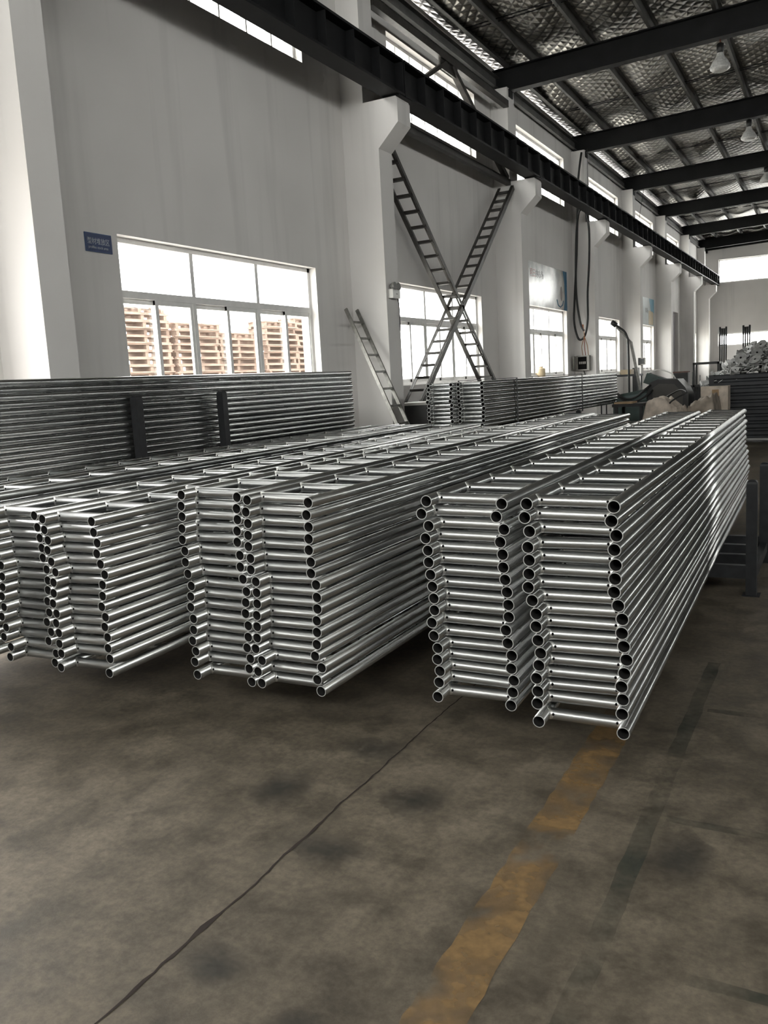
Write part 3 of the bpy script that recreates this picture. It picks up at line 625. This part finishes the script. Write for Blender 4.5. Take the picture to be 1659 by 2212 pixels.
hose('power_cable', [(-5.64, CY + 0.1, 6.80), (-5.70, CY, 6.2), (-5.72, CY - 0.05, 5.5), (-5.76, CY - .05, 4.5), (-5.84, CY - .05, 3.3), (-5.86, CY - .05, 2.8), (-5.78, CY - .05, 2.42), (-5.68, CY - .05, 2.36), (-5.58, CY - .05, 2.5), (-5.52, CY - .05, 2.85), (-5.51, CY - .05, 3.5), (-5.46, CY - .05, 4.2), (-5.45, CY - .05, 4.95), (-5.52, CY - .05, 5.36), (-5.62, CY - .05, 5.46), (-5.70, CY - .1, 5.3), (-5.76, CY - .1, 4.6), (-5.78, CY - .1, 3.5), (-5.70, CY - .1, 2.8), (-5.61, CY - .1, 2.56)], 0.026, M_CABLE, 'thick black power cable hanging in a long loop by the column', 'cable')
for k, (mx, mt, lab) in enumerate(((-5.70, M_WIRE_TAN, 'thin tan wire running down into the electric box, first'), (-5.63, M_WIRE_RED, 'thin red brown wire running down into the electric box'), (-5.56, M_WIRE_TAN, 'thin tan wire running down into the electric box, last'))):
    hose('wire', [(-5.66 + 0.02 * k, CY - .1, 2.72), (-5.60, CY - .1, 2.45), (mx, CY + 0.02, 2.2), (mx, CY + 0.1, 1.972)], 0.009, mt, lab, 'wire', 'wires above the electric box')
hose('power_cable', [(-5.50, 21.5, 6.86), (-5.50, 21.5, 5.0)], 0.006, M_CABLE, 'thin straight dark cable dropping beside the upper column', 'cable')
hose('power_cable', [(-5.30, 27.25, 6.86), (-5.19, 25.9, 5.70)], 0.006, M_CABLE, 'thin slanting dark cable near the fourth high window', 'cable')
# cream bucket on the third sill
t = empty('bucket', (XL - 0.06, 18.95, WZ0 + 0.001)); tag(t, 'cream plastic container standing on the third window sill', 'container')
MB().loft([(0, 0, 0), (0, 0, 0.02), (0, 0, 0.18), (0, 0, 0.2)], [0.10, 0.105, 0.105, 0.085], 14).build('body', M_CREAM, t); MB().loft([(0, 0, 0.2), (0, 0, 0.23)], [0.05, 0.05], 12).build('cap', M_CREAM, t)

# high bay lamps
def lamp(x, y, z, label):
    t = empty('high_bay_lamp', (x, y, z)); tag(t, label, 'lamp', 'high bay lamps')
    zt = beam_top(x) - 0.45 - z
    MB().loft([(0, 0, 0.42), (0, 0, zt)], 0.008, 6).build('cord', M_WIRE_RED, t); MB().loft([(0, 0, 0.26), (0, 0, 0.28), (0, 0, 0.40), (0, 0, 0.42)], [0.04, 0.06, 0.06, 0.03], 12).build('ballast', M_OILY, t)
    pr = [(0.05, 0.26), (0.07, 0.2), (0.13, 0.12), (0.165, 0.05), (0.17, 0.02)]
    MB().loft([(0, 0, zz) for r, zz in pr], [r for r, zz in pr], 20, False).build('reflector', M_LAMPGLASS, t); MB().loft([(0, 0, 0.03), (0, 0, 0.01), (0, 0, -0.03)], [0.165, 0.16, 0.1], 20).build('cover', M_LAMPGLASS, t)
lamp(-1.90, 16.29, 6.46, 'nearest high bay lamp hanging from the first roof beam in view')
lamp(-1.93, 21.78, 6.52, 'second high bay lamp farther along the roof')
lamp(-1.96, 27.28, 6.55, 'third high bay lamp at the picture edge')

# ---------------------------------------------------------------- plate bin and heap
BX0, BX1, BY0, BY1, BH = -2.28, 0.5, 18.0, 19.3, 1.36
t = empty('steel_bin', ((BX0 + BX1) / 2, BY0, 0)); tag(t, 'dark ribbed steel bin heaped with metal plates', 'bin'); hw = (BX1 - BX0) / 2
for sx in (-1, 1):
    for yy in (0.0, BY1 - BY0 - 0.09): MB().box(sx * hw - 0.09 * (sx > 0), sx * hw + 0.09 * (sx < 0), yy, yy + 0.09, 0.0, BH).build('corner_post', M_BIN, t)
k = 9; hz = (BH - 0.12) / k
for side in range(4):
    for i in range(k):
        z = 0.12 + i * hz; p = [(0.03, z), (0.03, z + 0.035), (0.0, z + 0.055), (0.0, z + hz - 0.02), (0.03, z + hz)]; p2 = [(0.05, q) for (a, q) in reversed(p)]
        if side == 0: MB().prism([(a + 0.01, q) for a, q in p + p2[:1] + p2[-1:]], 'x', -hw + 0.09, hw - 0.09).build('rib_panel', M_BIN, t)
        elif side == 1: MB().prism([(BY1 - BY0 - 0.01 - a, q) for a, q in p + p2[:1] + p2[-1:]], 'x', -hw + 0.09, hw - 0.09).build('rib_panel', M_BIN, t)
        else:
            s = -1 if side == 2 else 1; MB().prism([(s * (hw - 0.01 - a), q) for a, q in p + p2[:1] + p2[-1:]], 'y', 0.09, BY1 - BY0 - 0.09).build('rib_panel', M_BIN, t)
MB().box(-hw + 0.06, hw - 0.06, 0.06, BY1 - BY0 - 0.06, 0.10, 0.13).build('bottom', M_BIN, t)
def heap(x, y):
    zx = 1.28 + 0.52 * math.exp(-((x + 1.45) / 0.62) ** 2) + 0.50 * math.exp(-((x + 0.1) / 0.9) ** 2)
    if x < -2.0: zx -= 0.55 * (-2.0 - x)
    v = (y - (BY0 + BY1) / 2) / (0.5 * (BY1 - BY0)); return 1.12 + (zx - 1.12) * max(0.0, 1 - 0.75 * v * v)
def plate_mesh(kind):
    b = MB(); n = {'hex': 7, 'square': 4, 'pent': 5}[kind]; ro, ri, th = (0.115, 0.020, 0.008) if kind != 'square' else (0.085, 0.014, 0.006); N = 28
    def rad(a):
        s = 2 * PI / n; aa = (a % s) - s / 2; r = ro * math.cos(PI / n) / math.cos(aa); return min(r, ro * 0.94)
    for z in (0, th):
        for i in range(N): a = 2 * PI * i / N; b.v.append((rad(a) * math.cos(a), rad(a) * math.sin(a), z))
        for i in range(N): a = 2 * PI * i / N; b.v.append((ri * math.cos(a), ri * math.sin(a), z))
    for i in range(N):
        j = (i + 1) % N
        b.face((i, N + i, N + j, j)); b.face((2 * N + i, 2 * N + j, 3 * N + j, 3 * N + i)); b.face((i, j, 2 * N + j, 2 * N + i)); b.face((N + j, N + i, 3 * N + i, 3 * N + j), 1)
    b.face(tuple(N + i for i in range(N)), 1)  # black cap paints the dark inside of the centre hole
    return b
def bracket_mesh():
    b = MB(); b.box(-0.08, 0.08, -0.045, 0.045, 0, 0.006); b.box(-0.08, -0.074, -0.045, 0.045, 0, 0.09); return b
pm = []
for kd in ('hex', 'pent', 'square'):
    for mt in (M_PLATE, M_PLATE_D):
        me = plate_mesh(kd).mesh('plate', [mt, M_HOLE]); fixnormals(me); pm.append((me, kd, mt))
bm_ = []
for mt in (M_PLATE, M_PLATE_D):
    me = bracket_mesh().mesh('bracket', mt); fixnormals(me); bm_.append(me)
pr_ = random.Random(21)
for i in range(210):
    x = pr_.uniform(BX0 - 0.28, -0.35) if i % 5 else pr_.uniform(-0.3, 0.4); y = pr_.uniform(BY0 + 0.02, BY1 - 0.1)
    z = heap(x, y) + pr_.uniform(-0.03, 0.09)
    if x < BX0 + 0.05: y = pr_.uniform(BY0 + 0.15, BY1 - 0.1); x = max(x, BX0 - 0.10); z = min(z, 1.42)
    fx = pr_.uniform(0.35, 1.35)
    if i < 130:
        me, kd, mt = pr_.choice(pm); o = link('metal_plate', me)
        lab = ('pale zinc' if mt is M_PLATE else 'dull grey') + {'hex': ' round cornered plate', 'pent': ' five sided plate', 'square': ' square plate'}[kd] + ' with centre hole in the bin heap'
        tag(o, lab, 'plate', lab)
    else:
        k = pr_.randrange(2); o = link('metal_bracket', bm_[k]); lab = ('pale zinc', 'dull grey')[k] + ' bent bracket lying in the bin heap'; tag(o, lab, 'bracket', lab)
    o.location = (x, y, z); o.rotation_euler = (fx, pr_.uniform(-0.5, 0.5), pr_.uniform(-0.9, 0.9)); s = pr_.uniform(0.85, 1.12); o.scale = (s, s, s)
# packed scrap that fills the bin
b = MB(); sr = random.Random(4)
for i in range(1600):
    x = sr.uniform(BX0 + 0.05, BX1 - 0.1); y = sr.uniform(BY0 + 0.1, BY1 - 0.1); h = heap(x, y); z = h - abs(sr.gauss(0, 0.10)) - 0.02
    a, c_ = sr.uniform(0, 6.28), sr.uniform(-0.8, 0.8); d_ = Vector((math.cos(a) * math.cos(c_), math.sin(a) * math.cos(c_), math.sin(c_))) * sr.uniform(0.04, 0.09)
    b.bar(Vector((x, y, z)) - d_, Vector((x, y, z)) + d_, sr.uniform(0.03, 0.08), sr.uniform(0.006, 0.02), (0.1, 0.3, 1), sr.choice((0, 1, 1)))
o = b.build('scrap_brackets', [M_PLATE, M_PLATE_D]); tag(o, 'tangled small metal offcuts filling the dark bin', 'scrap', kind='stuff')
# two pronged U-head frames standing behind the heap
for k, x in enumerate((-2.70, -2.14)):
    t = empty('prong_frame', (x, 24.0, 0)); tag(t, 'dark four pronged steel frame behind the heap, %s' % ('nearer the wall' if k == 0 else 'nearer the aisle'), 'frame', 'dark pronged frames behind the bin')
    for j in range(4):
        xx = -0.075 + 0.05 * j; big = j in (0, 3)
        MB().loft([(xx, 0, 0.0), (xx, 0, 2.28), (xx, 0, 2.29), (xx, 0, 2.52 if big else 2.48)], [0.016, 0.016, 0.024, 0.024], 8).build('prong', M_OILY, t)
    MB().box(-0.1, 0.1, -0.012, 0.012, 2.465, 2.48).build('cross_bar', M_OILY, t); MB().box(-0.1, 0.1, -0.012, 0.012, 2.05, 2.07).build('cross_bar', M_OILY, t); MB().box(-0.12, 0.12, -0.12, 0.12, 0.0, 0.01).build('base', M_OILY, t)

# ---------------------------------------------------------------- workshop corner between the strapped stack and the bin
t = empty('forming_machine', (-3.0, 17.5, 0)); tag(t, 'dark green and black metal forming machine with sloped guard', 'machine')
MB().prism([(-0.30, 0.0), (0.46, 0.0), (0.46, 1.03), (0.40, 1.17), (0.26, 1.33), (-0.10, 1.345), (-0.26, 1.28), (-0.30, 1.1)], 'y', -0.35, 0.35).build('guard', M_OILY, t)
b = MB().prism([(-0.20, 0.85), (0.36, 0.85), (0.36, 1.03), (0.31, 1.12), (0.2, 1.24), (-0.08, 1.255), (-0.2, 1.18)], 'y', -0.362, -0.352).build('guard_panel', simple('dusty_guard', (0.05, 0.047, 0.042), 0.6), t)
MB().prism([(-1.0, 0.0), (-0.32, 0.0), (-0.32, 1.17), (-0.98, 1.06)], 'y', -0.25, 0.3).build('bed', M_GREEN, t)
MB().bar((-0.36, -0.1, 1.38), (0.0, -0.1, 1.24), 0.3, 0.2).build('motor_box', M_GREEN, t)
MB().bar((-0.98, -0.26, 0.95), (-0.33, -0.26, 1.02), 0.03, 0.14).build('tray', simple('teal_tray', (0.07, 0.10, 0.10), 0.5), t)
MB().loft(spline([(-0.35, -0.2, 1.46), (-0.1, -0.2, 1.52), (0.12, -0.2, 1.44), (0.2, -0.2, 1.34)]), 0.012, 6).build('conduit', M_WHITEPL, t)
hose('air_hose', [(-3.96, 17.27, 1.10), (-3.9, 17.1, 1.13), (-3.7, 17.0, 1.0), (-3.5, 17.0, 1.02), (-3.32, 17.05, 1.16), (-3.2, 17.24, 1.28)], 0.022, M_CABLE, 'thick black hose sagging before the machine, upper one', 'hose')
hose('air_hose', [(-3.96, 17.26, 1.04), (-3.85, 16.98, 1.05), (-3.6, 16.95, 0.93), (-3.35, 16.95, 1.0), (-3.2, 17.13, 1.14)], 0.020, M_CABLE, 'thick black hose sagging before the machine, lower one', 'hose')
t = empty('jib_post', (-3.72, 17.5, 0)); tag(t, 'black bent pipe post with round head and slanting pole', 'post')
MB().loft(spline([(0, 0, 0), (0, 0, 1.2), (-0.01, 0, 2.05), (-0.03, 0, 2.2), (-0.10, 0, 2.33), (-0.30, 0, 2.48)], 5), 0.021, 8).build('pipe', M_OILY, t)
MB().loft([(-0.24, 0, 2.44), (-0.33, 0, 2.51)], 0.05, 12).build('head', M_OILY, t)
MB().bar((0.26, 0.06, 0.88), (0.03, 0.06, 2.10), 0.06, 0.05).build('slanting_pole', M_ALU, t); MB().bar((0.03, 0.06, 2.10), (-0.24, 0.06, 2.40), 0.05, 0.03).build('upper_stay', M_ALU, t)
MB().box(-0.12, 0.12, -0.12, 0.12, 0, 0.012).build('base', M_OILY, t); MB().box(0.24, 0.28, -0.02, 0.12, 0, 0.9).build('prop', M_OILY, t)
t = empty('work_bench', (-3.2, 15.2, 0)); tag(t, 'dark workbench with a pale plank beside the cream sheet', 'bench')
MB().box(-0.25, 0.27, -0.35, 0.35, 0.93, 0.98).build('top', M_OILY, t)
for sx in (-0.22, 0.20):
    for sy in (-0.3, 0.27): MB().box(sx, sx + 0.05, sy, sy + 0.05, 0, 0.93).build('leg', M_OILY, t)
MB().box(-0.2, 0.2, -0.3, 0.3, 0.35, 0.65).build('drawer_box', M_OILY, t)
p_ = MB().box(-3.42, -3.12, 14.88, 15.3, 0.982, 1.01).build('plank', M_WOOD); tag(p_, 'pale wooden plank lying on the dark workbench', 'plank')
t = empty('frame_table', (-3.95, 18.3, 0)); tag(t, 'thin legged steel table behind the strapped stack', 'table')
MB().box(-0.5, 0.3, -0.25, 0.25, 1.42, 1.46).build('top', M_BLACKSTEEL, t)
for sx in (-0.47, 0.27):
    for sy in (-0.22, 0.22): MB().box(sx - 0.012, sx + 0.012, sy - 0.012, sy + 0.012, 0, 1.42).build('leg', M_BLACKSTEEL, t)
o = MB().box(-4.35, -4.05, 18.15, 18.45, 1.461, 1.53).build('carton', M_WHITEPL); tag(o, 'flat white carton on the thin legged table', 'carton')
o = MB().box(-4.02, -3.82, 18.15, 18.45, 1.461, 1.56).build('carton', M_CREAM); tag(o, 'yellowish carton on the thin legged table', 'carton')
# crumpled sheets
def sheet(name, x0, x1, y0, y1, hf, mat, label, cat, seed):
    r = random.Random(seed); ks = [(r.uniform(6, 24), r.uniform(6, 24), r.uniform(0, 6), r.uniform(0.01, 0.03)) for _ in range(8)]; b = MB(); n = 40
    for j in range(n + 1):
        for i in range(n + 1):
            u, v = i / n, j / n; x = x0 + (x1 - x0) * u; y = y0 + (y1 - y0) * v; e = min(1, 6 * min(u, 1 - u, v, 1 - v))
            z = hf(u, v) * (e ** 0.6) + sum(a * abs(math.sin(kx * u + ky * v + p)) for kx, ky, p, a in ks) * e
            b.v.append((x, y, max(0.002, z)))
    for j in range(n):
        for i in range(n): q = j * (n + 1) + i; b.face((q, q + 1, q + n + 2, q + n + 1), 0, True)
    o = b.build(name, mat, None, False); tag(o, label, cat); return o
sheet('covered_heap', -3.0, -2.25, 14.6, 15.9, lambda u, v: 0.78 + 0.16 * math.sin(PI * min(1, u * 1.3)), M_TARP, 'cream woven sheet thrown over a heap beside the workbench', 'sheet', 3)
sheet('covered_heap', -2.45, -1.85, 15.6, 16.9, lambda u, v: 0.72 + 0.26 * u, simple('grubby_sheet', (0.26, 0.22, 0.18), 0.8, 0, 0.4, 5), 'grubby folded sheet over a heap by the bin', 'sheet', 8)
t = empty('carton', (-2.0, 17.35, 0)); tag(t, 'tall cream cardboard carton with brown tape by the bin', 'carton')
MB().box(-0.32, 0.16, -0.2, 0.2, 0, 1.16).build('body', M_TARP, t); MB().box(-0.12, 0.0, -0.203, -0.2, 0.75, 1.1).build('tape', M_CARD, t)
hose('air_hose', [(-2.55, 15.0, 0.75), (-2.52, 14.95, 0.95), (-2.42, 15.0, 1.04), (-2.3, 15.3, 1.12), (-2.45, 15.6, 1.16), (-2.7, 15.8, 1.05)], 0.014, M_CABLE, 'thin black hose draped across the cream sheet', 'hose')
# rack of upright bolts behind the machine
t = empty('bolt_rack', (-2.75, 21.0, 0)); tag(t, 'low dark rack holding upright threaded bars behind the machine', 'rack'); MB().box(-0.75, 0.65, -0.25, 0.25, 0, 1.12).build('body', M_OILY, t)
br = random.Random(9)
for k in range(22):
    xx, yy, hh = br.uniform(-0.35, 0.62), br.uniform(-0.2, 0.2), br.uniform(0.18, 0.36)
    o = MB().loft([(-2.75 + xx, 21.0 + yy, 1.121), (-2.75 + xx, 21.0 + yy, 1.12 + hh)], 0.016, 8).build('threaded_bar', M_PLATE_D); tag(o, 'upright grey threaded bar standing on the low rack', 'bar', 'threaded bars on the low rack')
t = empty('tool_box', (-3.25, 20.9, 1.121)); tag(t, 'dark tool box standing on the low rack', 'box'); MB().box(-0.16, 0.16, -0.12, 0.12, 0, 0.3).build('body', M_OILY, t); MB().box(-0.17, 0.17, -0.13, 0.13, 0.302, 0.33).build('lid', simple('rust_brown_lid', (0.10, 0.05, 0.035), 0.6), t)
t = empty('white_cabinet', (-4.3, 25.5, 0)); tag(t, 'low white cabinet near the small far poster', 'cabinet'); MB().box(-0.4, 0.4, -0.25, 0.25, 0, 1.0).build('body', M_OILY, t); MB().box(-0.42, 0.42, -0.27, 0.27, 1.002, 1.04).build('top', M_WHITEPL, t)
t = empty('tall_rack', (-2.62, 20.0, 0)); tag(t, 'tall dark steel rack just behind the bin', 'rack')
for sx in (-0.2, 0.3):
    for sy in (-0.2, 0.2): MB().box(sx - 0.02, sx + 0.02, sy - 0.02, sy + 0.02, 0, 1.62).build('upright', M_OILY, t)
for z in (0.5, 1.1, 1.58): MB().box(-0.22, 0.32, -0.22, 0.22, z, z + 0.05).build('shelf', M_OILY, t)
o = MB().box(-5.22, -5.06, 25.0, 25.2, 0, 1.6).build('post', M_OILY)
tag(o, 'short dark post standing by the wall past the jib', 'post')
# small wall box past the fourth window
t = empty('wall_box', (-5.38, 27.24, 1.68)); tag(t, 'small grey wall box on the column past the jib post', 'wall box')
MB().box(-0.10, 0.10, -0.14, -0.002 - 0.14 + 0.14, 0, 0.22).build('case', M_GREYBOX, t); MB().box(-0.08, 0.08, -0.146, -0.141, 0.03, 0.19).build('door', M_BLACKSTEEL, t)

# ---------------------------------------------------------------- timber pallets stacked in the yard
def pallet_mesh():
    b = MB()
    for y in (-0.56, -0.02, 0.5): b.box(-0.2, 0.2, y, y + 0.07, 0.022, 0.098)
    for x in (-0.2, -0.04, 0.12): b.box(x, x + 0.09, -0.6, 0.6, 0.098, 0.12)
    for x in (-0.2, 0.12): b.box(x, x + 0.09, -0.6, 0.6, 0.0, 0.022)
    return b.mesh('pallet', M_RUSTY)
pal = pallet_mesh(); fixnormals(pal)
yr = random.Random(2)
for k in range(7):
    h = yr.choice((23, 24, 25, 26)); cx, cy = -10.3 + yr.uniform(-0.15, 0.15), 9.6 + k * 1.27
    for i in range(h):
        o = link('pallet', pal); o.location = (cx + yr.uniform(-0.05, 0.05), cy + yr.uniform(-0.05, 0.05), -0.12 + i * 0.121); o.rotation_euler = (0, 0, yr.uniform(-0.05, 0.05))
        tag(o, 'weathered brown pallet %s from the top of the %s yard stack' % (ORD[h - 1 - i], ORD[k]), 'pallet', 'pallets of the %s yard stack counted from the blue sign' % ORD[k])
